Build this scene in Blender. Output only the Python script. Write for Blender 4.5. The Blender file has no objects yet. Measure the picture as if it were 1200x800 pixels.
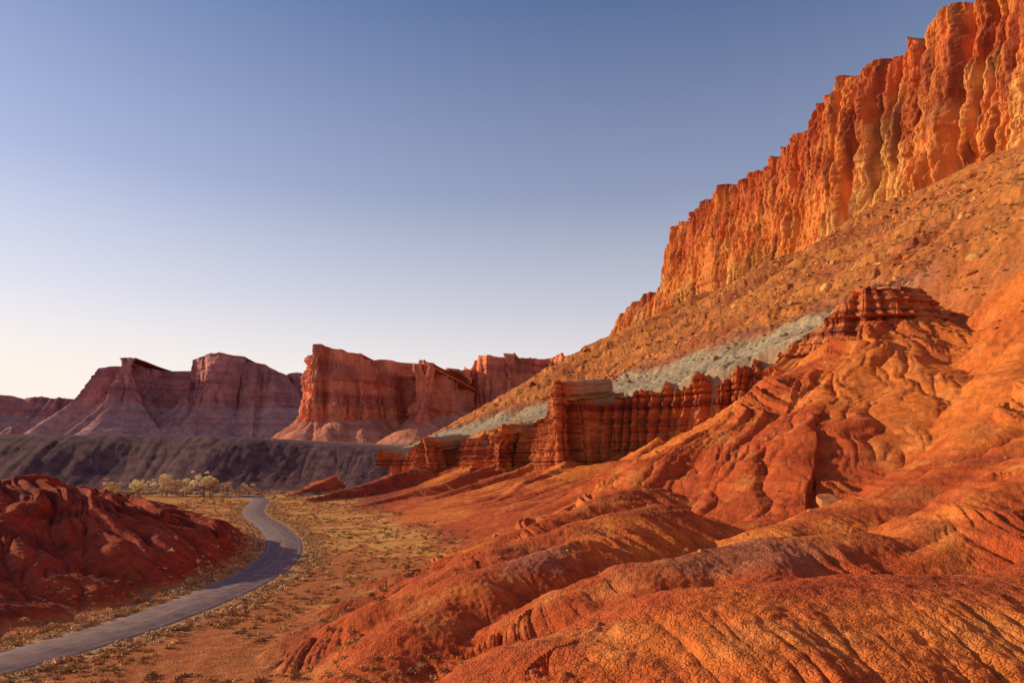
import bpy, math, numpy as np
F=np.float32
rng=np.random.default_rng(7)
# ------------------------------------------------------------------ noise
_P=rng.permutation(256).astype(np.int32); _P=np.concatenate([_P,_P])
_A=rng.random(256)*2*np.pi; _GX=np.cos(_A).astype(F); _GY=np.sin(_A).astype(F)
def pn(x,y,seed=0):
    x=np.asarray(x,F)+F(seed*17.37); y=np.asarray(y,F)+F(seed*9.71)
    x,y=np.broadcast_arrays(x,y)
    xf=np.floor(x); yf=np.floor(y); xi=xf.astype(np.int32)&255; yi=yf.astype(np.int32)&255
    fx=x-xf; fy=y-yf
    u=fx*fx*fx*(fx*(fx*6-15)+10); v=fy*fy*fy*(fy*(fy*6-15)+10)
    a=_P[xi]; b=_P[xi+1]
    h=_P[a+yi]; n00=_GX[h]*fx+_GY[h]*fy
    h=_P[b+yi]; n10=_GX[h]*(fx-1)+_GY[h]*fy
    h=_P[a+yi+1]; n01=_GX[h]*fx+_GY[h]*(fy-1)
    h=_P[b+yi+1]; n11=_GX[h]*(fx-1)+_GY[h]*(fy-1)
    n0=n00+u*(n10-n00); n1=n01+u*(n11-n01)
    return (n0+v*(n1-n0))*F(1.5)
def fbm(x,y,o=4,seed=0):
    r=0; a=1.0; f=1.0
    for i in range(o):
        r=r+a*pn(x*f,y*f,seed+i*3); a*=.5; f*=2.03
    return r
def ss(a,b,x):
    t=np.clip((x-a)/(b-a),0,1); return t*t*(3-2*t)
def smax(a,b,k):
    h=np.clip(.5+.5*(a-b)/k,0,1); return b+(a-b)*h+k*h*(1-h)
def rib(n): return np.sqrt(np.abs(n)*2+.004)-.62      # rounded ribs, sharp gullies
def mix(c,d,w):
    w=w[...,None]; return c*(1-w)+np.asarray(d,F)*w
def C(*a): return np.array(a,F)
# ------------------------------------------------------------------ layout curves (metres)
def ip(t): 
    xs=np.array([p[0] for p in t],float); ys=np.array([p[1] for p in t],float)
    return lambda q: np.interp(q,xs,ys).astype(F)
Xt=ip([(0,-22),(70,-24),(144,-32),(240,-72),(300,-85),(400,-115),(600,-190),(900,-310),(2000,-500)])
Xo=ip([(0,60),(110,62),(160,75),(205,85),(228,66),(255,30),(290,16),(330,0),(400,-45),(455,-108),(600,-170),(900,-280),(2000,-400)])
Zo=ip([(0,12),(40,13),(110,18),(160,24),(205,30),(228,27),(255,16),(330,12),(400,13),(455,6),(600,10),(2000,10)])
Xg=ip([(0,98),(110,95),(185,86),(269,84),(370,42),(480,0),(600,-75),(900,-150),(1300,-200),(2000,-200)])
Zg=ip([(0,45),(110,50),(185,55),(269,55),(370,53),(480,45),(600,36),(900,31),(2000,30)])
Zc=ip([(0,172),(343,180),(480,184),(600,184),(800,203),(1000,216),(1100,222),(1300,190),(1700,60),(3000,40)])
def Xw(Y): return (300-.125*np.clip(Y,0,1500)).astype(F)
OUT=[(-400,2000),(-330,900),(-200,620),(-114,458),(-66,415),(-48,384),(-34,402),(-18,356),(-6,314),(8,334),(12,292),(15,254),(31,261),(46,250),(60,237),(68,228),(80,222),(90,203),(102,150),(112,100),(118,0),(118,-400)]
ROAD=[(-62,-40),(-55,10),(-49.7,49.7),(-45.6,60.8),(-42.5,67.9),(-40.4,80.9),(-39.6,96),(-40.4,112.5),(-44.5,133),(-52,156),(-67,190),(-83,221),(-95,250),(-107,288),(-118,322),(-135,352),(-175,372),(-260,380)]
def resample(P,du,sm=0):
    P=np.array(P,float); d=np.r_[0,np.cumsum(np.hypot(*(P[1:,:2]-P[:-1,:2]).T))]
    n=int(d[-1]/du)+1; s=np.linspace(0,d[-1],n)
    Q=np.stack([np.interp(s,d,P[:,i]) for i in range(P.shape[1])],1)
    if sm>0:
        k=max(1,int(sm/du)); w=np.hanning(2*k+3); w/=w.sum(); h=len(w)//2
        for i in range(Q.shape[1]):
            a=np.r_[2*Q[0,i]-Q[h:0:-1,i],Q[:,i],2*Q[-1,i]-Q[-2:-h-2:-1,i]]
            Q[:,i]=np.convolve(a,w,'valid')
    return s,Q
_,RD=resample(ROAD,6,14)
def polydist(X,Y,P):
    best=np.full(X.shape,1e9,F)
    for (x0,y0),(x1,y1) in zip([p[:2] for p in P[:-1]],[p[:2] for p in P[1:]]):
        dx,dy=x1-x0,y1-y0; L=dx*dx+dy*dy
        t=np.clip(((X-x0)*dx+(Y-y0)*dy)/L,0,1)
        ex=X-x0-t*dx; ey=Y-y0-t*dy; best=np.minimum(best,np.sqrt(ex*ex+ey*ey))
    return best.astype(F)
def inside(X,Y,P):
    P=[p[:2] for p in P]; c=np.zeros(X.shape,bool)
    for (x0,y0),(x1,y1) in zip(P,P[1:]+P[:1]):
        if y0==y1: continue
        c^=((y0>Y)!=(y1>Y))&(X<(x1-x0)*(Y-y0)/(y1-y0)+x0)
    return c
OUTPOLY=OUT+[(60000,-400),(60000,2000)]
# crest lines of the clay spurs: points, slope(near side), slope(far side), top radius, rill amp
R=[
 ([(112,205,66),(99,186,61),(82,167,48),(65,157,38),(47,148,25.5),(25,138,14.5),(8,130,8),(-8,118,3)],.52,1.15,7,1.0),
 ([(66,154,37),(54,124,22),(40,103,9)],.58,.58,6,.9),
 ([(125,150,68),(104,128,48),(80,108,31),(60,93,18),(46,84,10),(38,78,5)],.72,.9,4,1.2),
 ([(84,84,25),(64,77,19.5),(50,72,14.5),(40,68,7)],.6,.8,8,.6),
 ([(60,50,14),(30,40,11.2),(19,38,11.4),(11,35,11),(6,32,9.6),(1,27,8)],.42,.7,6,.25),
 ([(34,66,11),(24,62,10.6),(17,61,10.0),(11,59,9.2),(6,56,7.6),(2,50,4.5)],.7,.8,3.5,.6),
 ([(12,59,9.2),(9,52,7.4),(3,45,5.2),(-3,41,3)],.6,.6,2.6,.45),
 ([(22,60,10.),(20,52,8.2),(15,46,7)],.6,.6,2.6,.45),
 ([(9,74,9.5),(3,68,8.4),(-3,64,7.2),(-8,57,4.8),(-11,50,2.5)],.65,.75,2.8,.6),
 ([(-3,64,7.0),(-11,62,5),(-17,64,2.4)],.6,.6,2,.45),
 ([(20,92,12.5),(9,84,10.5),(0,80,8.2),(-7,74,5.4),(-14,68,3)],.6,.75,3,.8),
 ([(0,80,8.0),(-11,82,4.8),(-20,80,1.5)],.6,.6,2,.6),
 ([(44,88,13),(32,80,10.5),(24,72,8)],.6,.7,4,.6),
 ([(22,118,14),(6,105,9.2),(-8,98,4.5),(-20,96,1.)],.55,.7,2.5,.8),
 ([(22,250,19),(0,215,8.5),(-15,195,3.4),(-28,185,.6)],.65,.65,1.5,.9),
 ([(50,235,26),(32,205,15),(8,175,6.5),(-8,160,2)],.65,.65,1.5,.9),
 ([(-6,325,17),(-30,290,9),(-50,262,3),(-62,250,.6)],.65,.65,1.5,.9),
 ([(-48,390,16),(-70,345,8),(-88,300,1.5)],.6,.6,1.5,.9),
 ([(12,295,18),(-18,255,8),(-38,232,2)],.65,.65,1.5,.9),
 ([(-100,450,14),(-112,400,6),(-112,340,.5)],.5,.5,2,.9),
 ([(70,222,30),(54,192,17),(34,168,11)],.65,.65,1.5,.9),
 ([(-50,150,.2),(-68,133,7.4),(-80,127,11.4),(-92,120,14.7),(-130,105,22),(-210,70,32),(-300,20,30)],.29,.29,4,1.0),
 ([(-86,124,13),(-76,104,6),(-68,88,1)],.42,.42,3,.8),
 ([(-104,114,16.5),(-88,92,8),(-72,74,1)],.42,.42,3,.8),
 ([(-260,225,12),(-190,240,9.5),(-160,250,8.5),(-138,258,2)],.3,.3,5,.8),
]
def terrain(X,Y):
    X=X.astype(F); Y=Y.astype(F); Yc=np.clip(Y,0,None)
    xt,xo,zo,xg,zg,zc,xw=Xt(Yc),Xo(Yc),Zo(Yc),Xg(Yc),Zg(Yc),Zc(Yc),Xw(Yc)
    wX=X+6*fbm(X/60,Y/60,2,5); wY=Y+6*fbm(X/60,Y/60,2,9)
    al=.37*wX-.93*wY; dn=-.93*wX-.37*wY
    t=(X-xt)/(xo-xt)
    low=zo*np.clip(t,0,1)**1.6+np.clip(X-xo,0,60)*.4
    rl=rib(pn(al/17,dn/110,1))+ .4*rib(pn(al/7,dn/50,2))
    low=low+rl*4.2*ss(1.5,14,low)
    tu=(X-xg)/(xw-xg)
    up=zg+(zc-zg)*(np.clip(tu,0,1)**1.08)+np.minimum(X-xg,0)*.35
    sl=ss(0,.12,tu)
    g1=np.abs(pn(al/48,dn/260,21))
    up=up+(g1*2-.5)*8*sl*(1-ss(.85,1,tu))+sl*(1.2*fbm(X/8,Y/8,3,22))+.55*pn(X/2.2,Y/2.2,23)
    ph=up/13+.5*pn(X/50,Y/50,24); st=ph-np.floor(ph)
    up=up+sl*3.2*(ss(.0,.2,st)-st)*ss(-.3,.3,pn(X/40,Y/40,25))
    up=up+(1-sl)*(rib(pn(al/12,dn/60,26))*2.5)
    d=np.where(inside(X,Y,OUTPOLY),-1,1)*polydist(X,Y,OUT)
    wd=np.interp(Y,[150,192,216,440,520],[50,42,5,5,45]).astype(F)
    w=ss(0,1,(-d-3)/wd)
    H=low*(1-w)+up*w
    floor=.35*fbm(X/22,Y/22,3,31)+.1*fbm(X/3,Y/3,2,32)
    H=H+floor*(1-w)
    rid=np.zeros(X.shape,F)
    for k,(P,s1,s2,r,ra) in enumerate(R):
        zmax=max(p[2] for p in P); reach=zmax/min(s1,s2)+15
        xs=[p[0] for p in P]; ys=[p[1] for p in P]
        m=(X>min(xs)-reach)&(X<max(xs)+reach)&(Y>min(ys)-reach)&(Y<max(ys)+reach)
        if not m.any(): continue
        x=X[m]; y=Y[m]; best=np.full(x.shape,-1e6,F); T=np.zeros(x.shape,F); D=np.zeros(x.shape,F)
        s0=0
        wx=x+2.4*pn(x/18,y/18,k)+.4*pn(x/6,y/6,k+80); wy=y+2.4*pn(x/18,y/18,k+40)+.4*pn(x/6,y/6,k+90)
        for p,q in zip(P[:-1],P[1:]):
            dx,dy=q[0]-p[0],q[1]-p[1]; L=math.hypot(dx,dy)
            tt=np.clip(((wx-p[0])*dx+(wy-p[1])*dy)/L/L,0,1)
            ex=wx-p[0]-tt*dx; ey=wy-p[1]-tt*dy; dd=np.sqrt(ex*ex+ey*ey)
            cr=ex*dy-ey*dx
            s=np.where(cr>0,s2,s1)
            h=p[2]+tt*(q[2]-p[2])-s*(np.sqrt(dd*dd+r*r)-r)
            b=h>best; best=np.where(b,h,best)
            sgn=np.where(cr>0,1.,-1.)
            ang=np.arctan2(ex*dx+ey*dy,np.abs(cr)+1e-3)*np.minimum(dd,25)*.8
            T=np.where(b,(s0+tt*L+ang)+sgn*300,T); D=np.where(b,dd,D); s0+=L
        a=ra*ss(.5,9,D)
        tw=T+.9*pn(x/7,y/7,k+3)
        rill=2.5*rib(pn(tw/10,D/80,k+60))+1.35*rib(pn(tw/4.0,D/40,k+61))+.75*rib(pn(tw/1.7,D/20,k+62))+.3*rib(pn(tw/.8,D/10,k+63))
        best=best+a*rill+ra*.25*pn(x/9,y/9,k+5)
        Hm=H[m]; nh=smax(best.astype(F),Hm,.7)
        H[m]=nh
        rid[m]=np.maximum(rid[m],ss(-1,1,best-Hm))
    near=1-ss(150,400,Y)
    clay=(1-w)*ss(1.0,3,H)
    clay=np.maximum(clay,rid)
    ph=H*1.1+.7*fbm(X/18,Y/18,2,71)
    H=H+clay*(.34*pn(ph*1.5,ph*0+.3,72)*ss(5,14,H)+.10*pn(X/1.3,Y/1.3,73)+.07*pn(X/.5,Y/.5,74)*near)
    rr=np.sqrt(X*X+(Y+3)**2)
    H=smax(16.2-.55*np.clip(rr-4,0,None),H,.6)
    top=np.interp(X,[-260,-200,-115,-80,0,200],[36,35,29,25,15,12]).astype(F)
    ye=Y+10*fbm(X/110,Y/300,3,81)+1.3*rib(pn(X/17+.4*pn(X/50,Y/50,85),Y/90,82))+.8*rib(pn(X/6,Y/60,84))
    bf=ss(385,462,ye)**1.15
    bench=(top+.3*fbm(X/30,Y/30,2,83)+np.clip(Y-470,0,3000)*.016)*bf+.7*fbm(X/9,Y/9,3,86)*bf*(1-bf)*3
    isb=ss(-.5,1.5,bench-H)*ss(380,395,Y)
    H=np.where(Y>375,np.maximum(H,bench),H)
    dr=polydist(X,Y,RD)
    fl=ss(5.0,13,dr)
    H=H*fl+(-.02)*(1-fl)+.10*pn(X/1.5,Y/1.5,91)*ss(4.,6.5,dr)*(1-fl)
    # ------------- colour
    n1=fbm(X/40,Y/40,4,101); n2=fbm(X/6,Y/6,3,102); n3=pn(X/1.1,Y/1.1,103)
    red=C(.50,.09,.026); org=C(.68,.18,.036); dark=C(.30,.052,.024); mauve=C(.34,.13,.08)
    grass=C(.68,.33,.085); tan=C(.60,.27,.09)
    col=np.broadcast_to(grass,X.shape+(3,)).copy()
    col=mix(col,C(.48,.13,.042),ss(-.25,.45,n2*.7+n1*.5+.7*(1-ss(70,170,Y)))*.9)
    col=mix(col,tan,ss(.3,.8,n3)*.5)
    clayc=mix(np.broadcast_to(red,X.shape+(3,)),org,ss(-.35,.5,n1+.4*n2+np.clip((H-14)/40,-.4,.45)))
    sb=pn(H/2.1+.5*n1,H*0+.5,105); clayc=mix(clayc,dark,ss(.15,.6,sb)*.4)
    clayc=mix(clayc,C(.70,.27,.08),ss(.2,.7,n2)*.3)
    cap=ss(8.2,9.6,H+.9*n2)*ss(49,53,Y)*(1-ss(62,68,Y))*(1-ss(24,34,X))+ss(6.8,7.8,H+.5*n2)*ss(58,61,Y)*(1-ss(70,76,Y))*(1-ss(4,8,X))
    clayc=mix(clayc,mauve,np.clip(cap,0,1)*.65)
    clayc=mix(clayc,C(.26,.06,.03),ss(.1,.7,fbm(X/11,Y/11,3,108))*(1-ss(60,130,Y))*.45)
    cm=np.maximum(ss(.5,1.8,H+.5*n2)*(1-isb),rid*ss(.2,1,H))
    col=mix(col,0,cm)+clayc*cm[...,None]
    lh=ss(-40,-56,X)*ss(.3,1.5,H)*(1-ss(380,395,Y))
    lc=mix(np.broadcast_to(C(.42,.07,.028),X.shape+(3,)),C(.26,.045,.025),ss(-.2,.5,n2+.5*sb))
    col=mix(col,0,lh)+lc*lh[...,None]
    uc=mix(np.broadcast_to(C(.54,.18,.045),X.shape+(3,)),C(.38,.10,.035),ss(-.3,.5,n1+.5*n2))
    uc=mix(uc,C(.60,.26,.075),ss(.1,.6,n2+.5*n3)*.5)
    uc=mix(uc,C(.15,.07,.03),ss(.2,.6,n3+.35*n2)*.7)
    uc=mix(uc,C(.50,.11,.03),(1-ss(90,190,Y))*.85)
    hz=up-zg+4*n1+1.6*n2
    gb=ss(-18,-10,hz)*(1-ss(10,20,hz))*ss(160,190,Y)
    uc=mix(uc,C(.36,.29,.195)*(1+.25*n3+.25*n2)[...,None],gb*.9)
    gb2=ss(16,18,hz)*(1-ss(21,24,hz))*ss(165,195,Y); uc=mix(uc,C(.33,.12,.08),gb2*.6)
    uw=w*(1-rid)
    col=mix(col,0,uw)+uc*uw[...,None]
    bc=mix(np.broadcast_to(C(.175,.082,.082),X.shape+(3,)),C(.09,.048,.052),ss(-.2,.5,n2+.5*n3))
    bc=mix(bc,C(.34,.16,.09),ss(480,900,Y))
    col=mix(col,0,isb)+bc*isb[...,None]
    vg=(1-ss(4.5,8.5,dr+1.2*n2)); vc=mix(np.broadcast_to(C(.52,.25,.11),X.shape+(3,)),C(.60,.34,.15),ss(-.2,.5,n3))
    col=mix(col,0,vg)+vc*vg[...,None]
    ws=ss(352,358,Y+4*n1)*(1-ss(366,371,Y+4*n1))*ss(-165,-120,X)*(1-ss(-60,-50,X))*(1-ss(.8,1.6,H))
    col=mix(col,C(.62,.52,.45),ws*.8)
    return H.astype(F),np.clip(col,0,1).astype(F),w,dr,isb,gb,rid
# ------------------------------------------------------------------ materials
def rock_mat(name,bumps,var=.25,rough=.95,vscale=(1,1,1),crack=0):
    m=bpy.data.materials.new(name); m.use_nodes=True; nt=m.node_tree; N=nt.nodes; L=nt.links
    b=N['Principled BSDF']; b.inputs['Roughness'].default_value=rough; b.inputs['Specular IOR Level'].default_value=.12
    at=N.new('ShaderNodeAttribute'); at.attribute_name='Col'
    tc=N.new('ShaderNodeNewGeometry'); mp=N.new('ShaderNodeMapping'); mp.inputs['Scale'].default_value=vscale
    L.new(tc.outputs['Position'],mp.inputs['Vector'])
    nz=N.new('ShaderNodeTexNoise'); nz.inputs['Scale'].default_value=bumps[0][0]*1.7; nz.inputs['Detail'].default_value=6; nz.inputs['Roughness'].default_value=.68
    L.new(mp.outputs[0],nz.inputs['Vector'])
    mr=N.new('ShaderNodeMapRange'); mr.inputs[1].default_value=.3; mr.inputs[2].default_value=.7; mr.inputs[3].default_value=1-var*1.3; mr.inputs[4].default_value=1+var
    L.new(nz.outputs['Fac'],mr.inputs[0])
    mx=N.new('ShaderNodeMix'); mx.data_type='RGBA'; mx.blend_type='MULTIPLY'; mx.inputs[0].default_value=1
    L.new(at.outputs['Color'],mx.inputs[6]); L.new(mr.outputs[0],mx.inputs[7]); L.new(mx.outputs[2],b.inputs['Base Color'])
    prev=None
    for sc,ds in bumps:
        n=N.new('ShaderNodeTexNoise'); n.inputs['Scale'].default_value=sc; n.inputs['Detail'].default_value=5; n.inputs['Roughness'].default_value=.65
        L.new(mp.outputs[0],n.inputs['Vector'])
        bp=N.new('ShaderNodeBump'); bp.inputs['Strength'].default_value=1; bp.inputs['Distance'].default_value=ds
        L.new(n.outputs['Fac'],bp.inputs['Height'])
        if prev: L.new(prev.outputs[0],bp.inputs['Normal'])
        prev=bp
    if crack:
        dn=N.new('ShaderNodeTexNoise'); dn.inputs['Scale'].default_value=1.4; dn.inputs['Detail'].default_value=3; L.new(mp.outputs[0],dn.inputs['Vector'])
        va=N.new('ShaderNodeVectorMath'); va.operation='MULTIPLY_ADD'; L.new(dn.outputs['Color'],va.inputs[0]); va.inputs[1].default_value=(.9,.9,.9); L.new(mp.outputs[0],va.inputs[2])
        v=N.new('ShaderNodeTexVoronoi'); v.feature='DISTANCE_TO_EDGE'; v.inputs['Scale'].default_value=crack
        L.new(va.outputs[0],v.inputs['Vector'])
        r=N.new('ShaderNodeMapRange'); r.inputs[1].default_value=0; r.inputs[2].default_value=.2; L.new(v.outputs['Distance'],r.inputs[0])
        bp=N.new('ShaderNodeBump'); bp.inputs['Strength'].default_value=.9; bp.inputs['Distance'].default_value=.06
        L.new(r.outputs[0],bp.inputs['Height']); L.new(prev.outputs[0],bp.inputs['Normal']); prev=bp
    L.new(prev.outputs[0],b.inputs['Normal'])
    return m
M_ground=rock_mat('red_clay',[(.5,.12),(3.,.09)],.3,crack=3.2)
M_cliff=rock_mat('wingate_sandstone',[(.09,2.2),(.5,.9)],.34,vscale=(1,1,.22))
M_out=rock_mat('layered_mudstone',[(.4,.35),(1.5,.15)],.3,vscale=(.5,.5,2.2))
M_far=rock_mat('distant_sandstone',[(.025,5.),(.12,2.)],.3,vscale=(1,1,.35))
M_bould=rock_mat('boulder_stone',[(.6,.2),(3,.05)],.3)
M_leaf=rock_mat('dry_foliage',[(3,.01)],.15,.9)
def simple_mat(name,col,rough=.8):
    m=bpy.data.materials.new(name); m.use_nodes=True; nt=m.node_tree; N=nt.nodes; L=nt.links
    b=N['Principled BSDF']; b.inputs['Roughness'].default_value=rough; b.inputs['Specular IOR Level'].default_value=.08
    g=N.new('ShaderNodeNewGeometry'); n=N.new('ShaderNodeTexNoise'); n.inputs['Scale'].default_value=.5; n.inputs['Detail'].default_value=8; n.inputs['Roughness'].default_value=.7
    L.new(g.outputs['Position'],n.inputs['Vector'])
    r=N.new('ShaderNodeValToRGB'); r.color_ramp.elements[0].position=.35; r.color_ramp.elements[1].position=.68
    r.color_ramp.elements[0].color=(*[c*.65 for c in col],1); r.color_ramp.elements[1].color=(*[min(1,c*1.3) for c in col],1)
    L.new(n.outputs['Fac'],r.inputs[0]); L.new(r.outputs[0],b.inputs['Base Color'])
    return m
# ------------------------------------------------------------------ mesh helpers
def raw_mesh(name,V,Fc,mats,col=None,smooth=True,midx=None):
    me=bpy.data.meshes.new(name); V=np.ascontiguousarray(V,F).reshape(-1,3); Fc=np.ascontiguousarray(Fc,np.int32); k=Fc.shape[1]
    me.vertices.add(len(V)); me.vertices.foreach_set('co',V.ravel())
    me.loops.add(Fc.size); me.loops.foreach_set('vertex_index',Fc.ravel())
    me.polygons.add(len(Fc)); me.polygons.foreach_set('loop_start',np.arange(0,Fc.size,k,dtype=np.int32)); 
    try: me.polygons.foreach_set('loop_total',np.full(len(Fc),k,np.int32))
    except Exception: pass
    me.polygons.foreach_set('use_smooth',np.full(len(Fc),smooth,bool))
    if col is not None:
        ca=me.color_attributes.new('Col','FLOAT_COLOR','POINT')
        cc=np.ones((len(V),4),F); cc[:,:3]=col.reshape(-1,3); ca.data.foreach_set('color',cc.ravel())
    for m in mats: me.materials.append(m)
    me.update(calc_edges=True)
    o=bpy.data.objects.new(name,me); bpy.context.scene.collection.objects.link(o); return o
def grid_faces(n,m):
    i=np.arange(n*m,dtype=np.int32).reshape(n,m)
    return np.stack([i[:-1,:-1],i[1:,:-1],i[1:,1:],i[:-1,1:]],-1).reshape(-1,4)
# ------------------------------------------------------------------ ground sheet (fan grid)
th=np.concatenate([np.linspace(-180,-48,50,endpoint=False),np.linspace(-48,48,1450),np.linspace(48,180,51)[1:]])
th=np.radians(th)
def geo(a,b,n): return np.exp(np.linspace(math.log(a),math.log(b),n,endpoint=False))
rad=np.concatenate([[.05],geo(.8,20,50),geo(20,450,1080),geo(450,1300,220),geo(1300,14000,50),[14000]])
TH,RR=np.meshgrid(th,rad); GX=(RR*np.sin(TH)).astype(F); GY=(RR*np.cos(TH)).astype(F)
H,col=terrain(GX,GY)[:2]
raw_mesh('desert_ground',np.stack([GX,GY,H],-1),grid_faces(*GX.shape)[:, ::-1],[M_ground],col)
del H,col,GX,GY,TH,RR
# ------------------------------------------------------------------ cliffs
def cliff(name,P,du,nc,mat,talus_w,nt=40,butt=((90,14),(25,5)),flute=((9,2.),(3.5,.8)),strata=((9,1.2),(3,.5)),batter=8,topn=6,blk=14,back=250,seed=0,sm=10,cols=None,smooth=False,backrise=0,convex=False,bdir=None,fins=0,bsharp=0,mod=0):
    s,Q=resample(P,du,sm); x,y,zf,zb,zt=Q.T
    tx=np.gradient(x); ty=np.gradient(y); l=np.hypot(tx,ty)
    nx=ty/l; ny=-tx/l
    s=s.astype(F)
    b=sum(a*(np.abs(pn(s/wl,s*0+.37,seed+i))*2.2-.6) if not bsharp else a*1.7*rib(pn(s/wl,s*0+.37,seed+i)) for i,(wl,a) in enumerate(butt))
    q=pn(s/blk,s*0+.7,seed+11)*1.3+.6*pn(s/(blk*.4),s*0+.2,seed+12)
    q=np.round(q*3)/3*.65+q*.35
    zt=zt+topn*q
    if fins: zt=zt+fins*(rib(pn(s/flute[0][0],s*0+3.,seed+30)))
    cl=[]; V=[]
    def add(off,z,bx=0): 
        if bdir is None: V.append(np.stack([x+nx*(off-bx),y+ny*(off-bx),z],-1))
        else: V.append(np.stack([x+nx*off+bdir[0]*bx,y+ny*off+bdir[1]*bx,z],-1))
    if talus_w>0:
        for i in range(nt):
            f=i/nt; rb=(np.abs(pn(s/(talus_w*.35),s*0+.1,seed+21))*2-.5)*(1-abs(2*f-1))*talus_w*.10
            off=b*(.35+.65*f)+talus_w*(1-f); z=zf+(zb-zf)*(f**1.25)+rb+talus_w*.012*pn(s/(talus_w*.06),s*0+f*12,seed+22)
            add(off,z); cl.append((0,f,z))
    for i in range(nc+1):
        f=i/nc; z=zb+(zt-zb)*f
        zz=z+1.5*pn(s/60,s*0,seed+9)
        o=b-batter*f
        md=1 if not mod else np.clip(.8+mod*fbm(s/38,z/70,2,seed+77),.15,1.8)
        for j,(wl,a) in enumerate(flute):
            ws_=s+(wl*.3*pn(s/(wl*2),z/(wl*3.5),seed+66+j) if mod else 0)
            o=o+a*1.6*md*rib(pn(ws_/wl,z/(wl*8),seed+30+j))*(1-.3*f)
        for j,(wl,a) in enumerate(strata):
            st=pn(zz/wl,s/220+j*5.,seed+40+j); o=o+a*np.tanh(st*5)
        o=o+.35*flute[-1][1]*fbm(s/flute[-1][0]*1.7,z/flute[-1][0]*1.2,3,seed+50)
        if convex: o=o-max(0,f-.75)**2*16*batter*.4
        add(o,z); cl.append((1,f,z))
    lo=o
    for i in range(1,14):
        f=(i/13)**2; z=zt+backrise*f*back+(pn(s/(blk*1.2),s*0+f*6,seed+70)*topn*.3)*min(1,i/3)*(1-f)-(topn*.25*min(1,i/3))
        add(lo,z,back*f); cl.append((2,f,z))
    V=np.stack(V,0)
    n,m=V.shape[:2]; co=np.zeros((n,m,3),F)
    for i,(kind,f,z) in enumerate(cl): co[i]=cols(kind,f,s,z.astype(F),seed)
    return raw_mesh(name,V,grid_faces(n,m),[mat],co,smooth)
def colmain(kind,f,s,z,seed):
    n=fbm(s/45,z/50,3,201); st=fbm(s/5,z/60,3,202)
    if kind==0: return mix(np.broadcast_to(C(.54,.19,.05),s.shape+(3,)),C(.38,.11,.04),ss(-.3,.5,n))
    c=mix(np.broadcast_to(C(.68,.23,.06),s.shape+(3,)),C(.54,.125,.04),ss(-.25,.35,n+(f-.5)*1.1))
    c=mix(c,C(.76,.42,.13),ss(-.1,.45,n+.3-f*1.2)*.75)
    c=mix(c,C(.16,.05,.035),ss(.1,.65,st)*.7)
    sb=pn(z/3.5,s/300,203); c=mix(c,C(.38,.11,.05),ss(.2,.6,sb)*.3)
    if kind==2: c=mix(c,C(.40,.17,.07),np.full(s.shape,.7,F))
    return c
MAIN=[(150,1130,210,214),(168,1060,214,232),(176,1000,214,244),(187,910,204,250),(189,896,202,294),(200,800,203,302),(212,700,192,300),(225,600,182,299),(240,480,180,296),(250,400,180,288),(254,370,178,294),(258,340,177,306),(265,280,176,310),(280,160,175,300),(300,0,175,300),(320,-200,175,300)]
MAIN=[(a,b,c-58,c-6,d) for a,b,c,d in MAIN]
cliff('sandstone_cliff',MAIN,.6,240,M_cliff,62,26,butt=((110,15),(40,11),(16,5.5)),flute=((9.5,5.6),(4.,2.2)),strata=((14,1.1),(4.5,.45)),batter=15,topn=6,blk=20,back=300,seed=3,sm=8,cols=colmain,backrise=.0,bdir=(1,0),bsharp=1,mod=.9)
def colout(kind,f,s,z,seed):
    n=fbm(s/12,z/14,3,211); sb=pn(z/1.1+.2*n,s/200,212)
    c=mix(np.broadcast_to(C(.50,.14,.045),s.shape+(3,)),C(.24,.055,.028),ss(-.1,.4,sb))
    c=mix(c,C(.60,.21,.07),ss(.25,.7,n+.4*pn(z/2.7,s/200,213)))
    if kind==0: c=np.broadcast_to(C(.58,.16,.04),s.shape+(3,)).copy()
    if kind==2: c=mix(c,C(.38,.29,.195),np.full(s.shape,min(1,f*3),F))
    return c
O1=[(-114,458,2,6,14),(-66,415,6,12,24),(-48,384,7,13,29),(-34,402,7,13,28),(-18,356,6,12,30),(-6,314,6,12,31),(8,334,8,14,33),(12,292,9,13,36),(13,258,8,13,42),(18,250,8,13,44),(31,258,8,15,42),(46,248,10,17,43.5),(60,235,12,20,44.5),(68,226,13,22,46),(80,220,18,26,49),(90,203,26,34,51)]
cliff('layered_rock_outcrop',O1,.25,120,M_out,9,16,butt=((16,5.5),(7.5,4.)),flute=((3.8,2.6),(1.5,.5)),strata=((2.2,.5),(.9,.3)),batter=3.0,topn=3.4,blk=8,back=28,seed=8,sm=2.,cols=colout,backrise=.12,bdir=(.75,.66),fins=5.0)
O2=[(70,176,42,45,50),(76,167,38,43,55),(85,161,36,42,60),(96,160,36,42,61),(107,166,38,44,61),(113,180,44,48,59)]
def colknob(kind,f,s,z,seed):
    c=colout(kind,f,s,z,seed)
    if kind==2: c=np.broadcast_to(C(.60,.16,.045),s.shape+(3,)).copy()
    return c
cliff('layered_rock_knob',O2,.2,80,M_out,6,10,butt=((9,2.2),(4,1.)),flute=((2.4,.6),(1.1,.2)),strata=((2.4,.6),(1.,.35)),batter=4.5,topn=1.,blk=8,back=15,seed=14,sm=5,cols=colknob,backrise=.16,convex=True)
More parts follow.
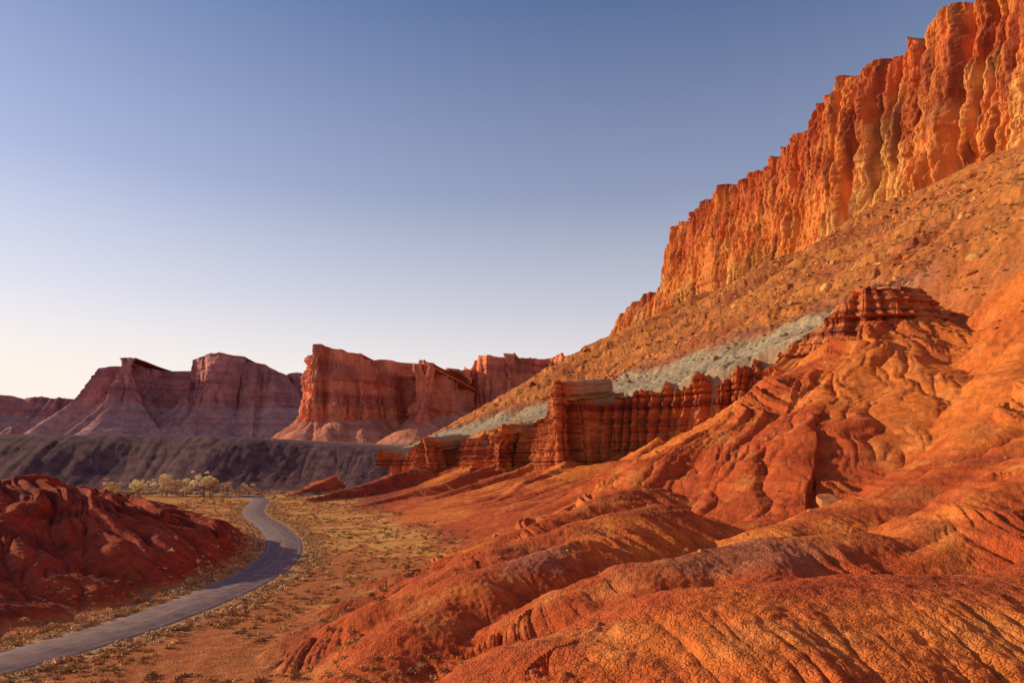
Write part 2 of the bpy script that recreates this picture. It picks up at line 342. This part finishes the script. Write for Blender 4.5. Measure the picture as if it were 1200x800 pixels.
# ------------------------------------------------------------------ distant mesas
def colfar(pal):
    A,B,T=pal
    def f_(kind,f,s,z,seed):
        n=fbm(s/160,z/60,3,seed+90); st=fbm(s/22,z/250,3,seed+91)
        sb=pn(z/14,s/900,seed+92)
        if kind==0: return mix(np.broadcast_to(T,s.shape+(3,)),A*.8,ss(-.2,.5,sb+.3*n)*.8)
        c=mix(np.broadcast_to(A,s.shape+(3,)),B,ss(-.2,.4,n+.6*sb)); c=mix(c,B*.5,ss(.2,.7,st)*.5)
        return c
    return f_
hazePalB=(C(.74,.22,.11),C(.54,.15,.095),C(.60,.24,.15)); hazePalA=(C(.52,.19,.16),C(.38,.14,.135),C(.48,.22,.19))  # aerial haze painted into mesa colours as purple-pink tint, strongest on the farthest
MB=[(-500,1700,50,125,265),(-478,1560,50,105,276),(-455,1500,50,105,278),(-400,1510,50,108,273),(-330,1530,50,112,260),(-285,1600,50,120,256),(-250,1620,50,120,252),(-225,1560,50,110,250),(-205,1480,50,100,236),(-185,1500,50,105,238),(-160,1600,55,125,233),(-120,1750,60,150,250),(-95,1850,60,150,275)]
cliff('sandstone_mesa',MB,3.,100,M_far,110,40,butt=((150,26),(55,17),(22,7)),flute=((16,7),(7,2.5)),strata=((30,3.5),(10,1.6)),batter=24,topn=7,blk=50,back=420,seed=25,sm=18,cols=colfar(hazePalB),bdir=(.25,.97),backrise=-.06,mod=.6)
MC=[(-230,2350,60,150,286),(-180,2150,60,150,290),(-150,1950,60,135,285),(-110,1860,60,130,298),(-40,1850,60,130,306),(10,1830,60,130,312),(30,1900,60,135,300),(90,1950,60,140,316),(150,1930,60,140,322),(220,2000,60,140,330),(400,2100,60,140,330)]
cliff('sandstone_mesa',MC,3.,90,M_far,110,36,butt=((140,30),(60,18),(22,7)),flute=((16,7),(7,2.5)),strata=((30,3.5),(10,1.6)),batter=28,topn=9,blk=60,back=600,seed=37,sm=20,cols=colfar(hazePalB),bdir=(.2,.98),backrise=-.06,mod=.6)
MA=[(-2600,2700,70,180,255),(-1950,2500,70,180,262),(-1700,2550,70,190,262),(-1640,2600,70,190,262),(-1560,2450,70,215,300),(-1530,2420,70,220,345),(-1440,2380,70,225,378),(-1340,2350,70,225,386),(-1290,2420,70,225,372),(-1220,2500,70,225,352),(-1180,2450,70,225,390),(-1100,2480,70,225,408),(-1000,2450,70,225,410),(-940,2480,70,220,385),(-860,2500,70,215,350),(-800,2600,70,215,345),(-700,2800,70,215,395),(-400,3000,70,215,390)]
cliff('sandstone_mesa',MA,5.,90,M_far,230,50,butt=((260,60),(90,35),(35,12)),flute=((26,10),(11,4.)),strata=((34,6),(12,2.5)),batter=90,topn=9,blk=90,back=700,seed=44,sm=30,cols=colfar(hazePalA),bdir=(0,1),backrise=-.05,mod=.6)
# ------------------------------------------------------------------ road
s,Q=resample(ROAD,1.0,14); x,y=Q.T; tx=np.gradient(x);ty=np.gradient(y);l=np.hypot(tx,ty);nx=ty/l;ny=-tx/l
def strip(name,offs,z,mat,parent=None,zs=None):
    V=np.stack([np.stack([x+nx*o,y+ny*o,np.full_like(x,z if zs is None else zs[i])],-1) for i,o in enumerate(offs)],0)
    o=raw_mesh(name,V,grid_faces(len(offs),len(x)),[mat]); 
    if parent: o.parent=parent
    return o
asp=simple_mat('asphalt',(.25,.16,.15),.9); yel=simple_mat('road_yellow_paint',(.46,.30,.12),.8); wht=simple_mat('road_white_paint',(.48,.39,.36),.8)
road=strip('asphalt_road',[-3.9,-3.4,0,3.4,3.9],0,asp,zs=[-.08,.10,.15,.10,-.08])
strip('centre_line',[-.07,.07],.156,yel,road)
strip('edge_line_left',[-3.1,-3.02],.112,wht,road); strip('edge_line_right',[3.02,3.1],.112,wht,road)
# ------------------------------------------------------------------ boulders
def ico():
    import bmesh
    bm=bmesh.new(); bmesh.ops.create_icosphere(bm,subdivisions=2,radius=1); bm.verts.ensure_lookup_table()
    v=np.array([q.co[:] for q in bm.verts],F); f=np.array([[a.index for a in q.verts] for q in bm.faces],np.int32); bm.free(); return v,f
IV,IF=ico()
def boulders(name,px,py,sz,cc,seed,sink=.1,h=None):
    r=np.random.default_rng(seed); n=len(px); h=terrain(px,py)[0] if h is None else h
    var=[]
    for k in range(12):
        v=IV.copy()
        for c in range(9):
            d=r.normal(size=3); d/=np.linalg.norm(d); t=.5+.35*r.random(); p=v@d; v=v-np.where(p>t,(p-t),0)[:,None]*d
        var.append(v)
    var=np.array(var)[r.integers(0,12,n)]
    sc=sz[:,None]*(0.6+.7*r.random((n,3))); sc[:,2]*=.8
    v=var*sc[:,None,:]; a=r.random(n)*6.28; ca,sa=np.cos(a)[:,None],np.sin(a)[:,None]
    tl=(r.random(n)-.5)*.9; ct,st=np.cos(tl)[:,None],np.sin(tl)[:,None]
    v=np.stack([v[...,0]*ct-v[...,2]*st,v[...,1],v[...,0]*st+v[...,2]*ct],-1)
    v=np.stack([v[...,0]*ca-v[...,1]*sa,v[...,0]*sa+v[...,1]*ca,v[...,2]],-1)
    v+=np.stack([px,py,h+sz*sink],-1)[:,None,:]
    f=(IF[None]+(np.arange(n)*len(IV))[:,None,None]).reshape(-1,3)
    base=np.array(cc,F)[r.integers(0,len(cc),n)]*(0.75+.5*r.random((n,1))); co=np.repeat(base,len(IV),0)
    return raw_mesh(name,v,f,[M_bould],co,False)
r=np.random.default_rng(11)
N0=22000
yy=np.exp(r.uniform(math.log(125),math.log(950),N0)); tt=r.random(N0)**1.1*.97+.03
xx=Xg(yy)+(Xw(yy)-Xg(yy))*tt; k=fbm(xx/30,yy/30,2,301)>-.3; xx=xx[k];yy=yy[k]
T_=terrain(xx,yy); k=(T_[6]<.2)&(np.hypot(xx-93,yy-172)>26)&((T_[5]<.3)|(r.random(len(xx))<.2)); xx=xx[k];yy=yy[k];hh=T_[0][k]
sz=(.28+r.pareto(3.,len(xx))*.42).clip(.25,3.)*np.interp(yy,[120,400,900],[.65,1.0,1.7])
boulders('talus_boulders',xx,yy,sz,[(.54,.20,.055),(.44,.13,.042),(.30,.09,.035),(.60,.29,.10)],5,h=hh)
yy=r.uniform(45,170,260); xx=r.uniform(-22,70,260); sz=(.1+r.pareto(2.8,260)*.12).clip(.1,.6)
boulders('scattered_rocks',xx,yy,sz,[(.5,.2,.08),(.42,.2,.11)],6)
boulders('fallen_boulder',np.array([44.4]),np.array([95.]),np.array([2.5]),[(.62,.22,.08)],9,.5)
yy=r.uniform(30,46,18); xx=.1*yy+r.uniform(-2.5,1.,18); boulders('gully_rocks',xx,yy,r.uniform(.1,.38,18),[(.44,.16,.08),(.38,.13,.06)],12,-.1)
# ------------------------------------------------------------------ shrubs & grass
def leaf_cloud(cent,rads,nl,ls,r,flat=.7):
    n=len(cent); d=r.normal(size=(n,nl,3)); d/=np.linalg.norm(d,axis=2,keepdims=True); d[...,2]=np.abs(d[...,2])
    rr=r.random((n,nl,1))**.45; p=cent[:,None,:]+d*rr*rads[:,None,None]*np.array([1,1,flat])
    p=p.reshape(-1,3); N=len(p); u=r.normal(size=(N,3)); u/=np.linalg.norm(u,axis=1,keepdims=True)
    w=r.normal(size=(N,3)); w-= (w*u).sum(1,keepdims=True)*u; w/=np.linalg.norm(w,axis=1,keepdims=True)
    S=(np.repeat(rads,nl)*ls*(.6+.8*r.random(N)))[:,None]
    V=np.stack([p-u*S-w*S*.5,p+u*S-w*S*.5,p+u*S+w*S*.5,p-u*S+w*S*.5],1)
    return V.reshape(-1,3),np.arange(N*4,dtype=np.int32).reshape(-1,4)
def shrubs(name,px,py,sz,cc,seed,nl=46,ls=.17):
    r=np.random.default_rng(seed); h=terrain(px,py)[0]
    cent=np.stack([px,py,h],-1); V,Fc=leaf_cloud(cent,sz,nl,ls,r)
    base=np.array(cc,F)[r.integers(0,len(cc),len(px))]; c=np.repeat(base,nl*4,0)*np.repeat(.6+.8*r.random((len(px)*nl,1)),4,0)
    return raw_mesh(name,V,Fc,[M_leaf],c,False)
n=7500; yy=np.exp(r.uniform(math.log(48),math.log(380),n)); xx=r.uniform(-1,1,n); 
a=Xt(yy)-60; b=Xt(yy)+26; xx=a+(b-a)*(xx*.5+.5)
T_=terrain(xx,yy); k=(T_[3]>4.8)&(T_[0]<3.2)&(fbm(xx/14,yy/14,2,310)>-.25); xx=xx[k];yy=yy[k]
shrubs('desert_shrubs',xx,yy,r.uniform(.22,.65,len(xx))*np.interp(yy,[50,400],[.8,1.4]),[(.58,.30,.10),(.66,.40,.15),(.40,.20,.08),(.30,.17,.08)],21)
i=r.integers(0,len(x)-1,6200); side=np.where(r.random(6200)<.5,-1,1); o=(4.3+np.abs(r.normal(0,2.4,6200)))*side
xx=x[i]+nx[i]*o; yy=y[i]+ny[i]*o; k=(yy>45)&(yy<300); xx=xx[k];yy=yy[k]
shrubs('verge_grass',xx,yy,r.uniform(.2,.7,len(xx)),[(.78,.52,.26),(.64,.40,.18),(.46,.28,.11)],22,30,.2)
yy=np.exp(r.uniform(math.log(110),math.log(700),1800)); tt=r.random(1800)*.9; xx=Xg(yy)+(Xw(yy)-Xg(yy))*tt
shrubs('slope_brush',xx,yy,r.uniform(.5,1.0,1800)*np.interp(yy,[110,700],[.7,1.5]),[(.14,.10,.045),(.2,.13,.05)],23,24,.25)
# a few low tufts in the clay gullies
yy=r.uniform(36,120,500); xx=r.uniform(-22,45,500); hh=terrain(xx,yy)[0]; hl=(terrain(xx+1.5,yy)[0]+terrain(xx-1.5,yy)[0]+terrain(xx,yy+1.5)[0]+terrain(xx,yy-1.5)[0])/4
k=hl>hh+.12; shrubs('gully_tufts',xx[k],yy[k],r.uniform(.15,.38,k.sum()),[(.50,.28,.11),(.30,.18,.08)],27,36,.18)
def tree(px,py,ht,seed,col):
    r=np.random.default_rng(seed); z0=float(terrain(np.array([px]),np.array([py]))[0][0])-.1
    V=[];Fc=[];nv=0
    def limb(p,q,r0,r1):
        nonlocal nv
        p=np.array(p);q=np.array(q);ax=(q-p)/np.linalg.norm(q-p); u=np.cross(ax,[.3,.9,.1]);u/=np.linalg.norm(u);w=np.cross(ax,u)
        for c,rd in((p,r0),(q,r1)):
            for k in range(7):
                a=k/7*6.283; V.append(c+(u*math.cos(a)+w*math.sin(a))*rd)
        for k in range(7): Fc.append((nv+k,nv+(k+1)%7,nv+7+(k+1)%7,nv+7+k))
        nv+=14
    base=np.array([px,py,z0]); mid=base+[r.normal()*.3,r.normal()*.3,ht*.3]; limb(base,mid,.42,.3)
    cs=[];rs=[]
    for k in range(9):
        a=k/9*6.283*2.3+r.random(); e=mid+np.array([math.cos(a)*ht*r.uniform(.15,.42),math.sin(a)*ht*r.uniform(.15,.42),ht*r.uniform(.08,.55)])
        limb(mid,mid*.5+e*.5+[0,0,ht*.05],.22,.14); limb(mid*.5+e*.5+[0,0,ht*.05],e,.14,.05)
        cs.append(e-[0,0,ht*.06]); rs.append(ht*r.uniform(.12,.2))
        for j in range(2):
            cs.append(e+r.normal(size=3)*ht*.11); rs.append(ht*r.uniform(.07,.13))
    V=np.array(V,F); Fc=np.array(Fc,np.int32)
    LV,LF=leaf_cloud(np.array(cs),np.array(rs),120,.14,r,1.)
    c=np.concatenate([np.tile(C(.3,.22,.15),(len(V),1)),np.repeat(col*(.65+.55*r.random((len(LF),1))),4,0).astype(F)])
    raw_mesh('cottonwood_tree',np.concatenate([V,LV]),np.concatenate([Fc,LF+len(V)]),[M_leaf],np.clip(c,0,1),False)
for k,(px,py,ht) in enumerate([(-203,345,8),(-193,352,8),(-182,355,10),(-176,348,9),(-170,353,9.5),(-158,350,11),(-153,346,9.5),(-148,354,7),(-207,352,6),(-140,362,6),(-164,344,6),(-187,343,6)]):
    tree(px,py,ht*1.15,50+k,C(1.,.80,.46) if k%3 else C(.85,.62,.34))
n=260; xx=r.uniform(-330,-90,n); yy=r.uniform(360,392,n)
shrubs('riverside_thicket',xx,yy,r.uniform(.8,2.0,n),[(.40,.25,.14),(.50,.31,.16),(.26,.16,.1)],24,40,.2)
# ------------------------------------------------------------------ sun, sky, camera
sd=np.array([-.91,.20,.305]); sd/=np.linalg.norm(sd)
el=math.asin(sd[2]); rot=math.atan2(sd[0],sd[1])
from mathutils import Vector
L=bpy.data.lights.new('sun','SUN'); L.energy=5; L.angle=math.radians(.6); L.color=(1,.81,.50)
so=bpy.data.objects.new('sun',L); bpy.context.scene.collection.objects.link(so); so.rotation_euler=Vector(sd).to_track_quat('Z','Y').to_euler(); so.location=(-300,50,300)
W=bpy.data.worlds.new('World'); bpy.context.scene.world=W; W.use_nodes=True; nt=W.node_tree; N=nt.nodes
bg=N['Background']; sk=N.new('ShaderNodeTexSky'); sk.sky_type='NISHITA'; sk.sun_disc=False; sk.sun_elevation=el; sk.sun_rotation=rot; sk.altitude=1500; sk.air_density=1.0; sk.dust_density=1.5; sk.ozone_density=1.5
tc=N.new('ShaderNodeTexCoord'); sx=N.new('ShaderNodeSeparateXYZ'); nt.links.new(tc.outputs['Generated'],sx.inputs[0])
rp=N.new('ShaderNodeValToRGB'); e=rp.color_ramp.elements; e[0].position=0; e[0].color=(1,1,1,1); e[1].position=.56; e[1].color=(0,0,0,1)
for p_,v_ in((.06,.97),(.13,.80),(.22,.50),(.36,.18)):
    q=e.new(p_); q.color=(v_,v_,v_,1)
nt.links.new(sx.outputs['Z'],rp.inputs[0])
mm=N.new('ShaderNodeMath'); mm.operation='MULTIPLY_ADD'; nt.links.new(sx.outputs['X'],mm.inputs[0]); mm.inputs[1].default_value=-.24; mm.inputs[2].default_value=.9
m2=N.new('ShaderNodeMath'); m2.operation='MULTIPLY'; m2.use_clamp=True; nt.links.new(rp.outputs[0],m2.inputs[0]); nt.links.new(mm.outputs[0],m2.inputs[1])
ti=N.new('ShaderNodeMix'); ti.data_type='RGBA'; ti.blend_type='MULTIPLY'; ti.inputs[0].default_value=1; ti.inputs[7].default_value=(1.05,1.0,1.14,1)
nt.links.new(sk.outputs[0],ti.inputs[6])
mx=N.new('ShaderNodeMix'); mx.data_type='RGBA'; nt.links.new(m2.outputs[0],mx.inputs[0]); nt.links.new(ti.outputs[2],mx.inputs[6]); mx.inputs[7].default_value=(7.8,6.8,5.9,1)
nt.links.new(mx.outputs[2],bg.inputs[0]); bg.inputs[1].default_value=.132
cam=bpy.data.cameras.new('camera'); co=bpy.data.objects.new('camera',cam); bpy.context.scene.collection.objects.link(co)
co.location=(0,0,18); co.rotation_euler=(math.radians(90),0,0); cam.sensor_width=36; cam.lens=24; cam.shift_y=140/1200; cam.clip_end=30000; cam.clip_start=.1
sc=bpy.context.scene; sc.camera=co
sc.view_settings.view_transform='Standard'; sc.view_settings.look='None'; sc.view_settings.exposure=0
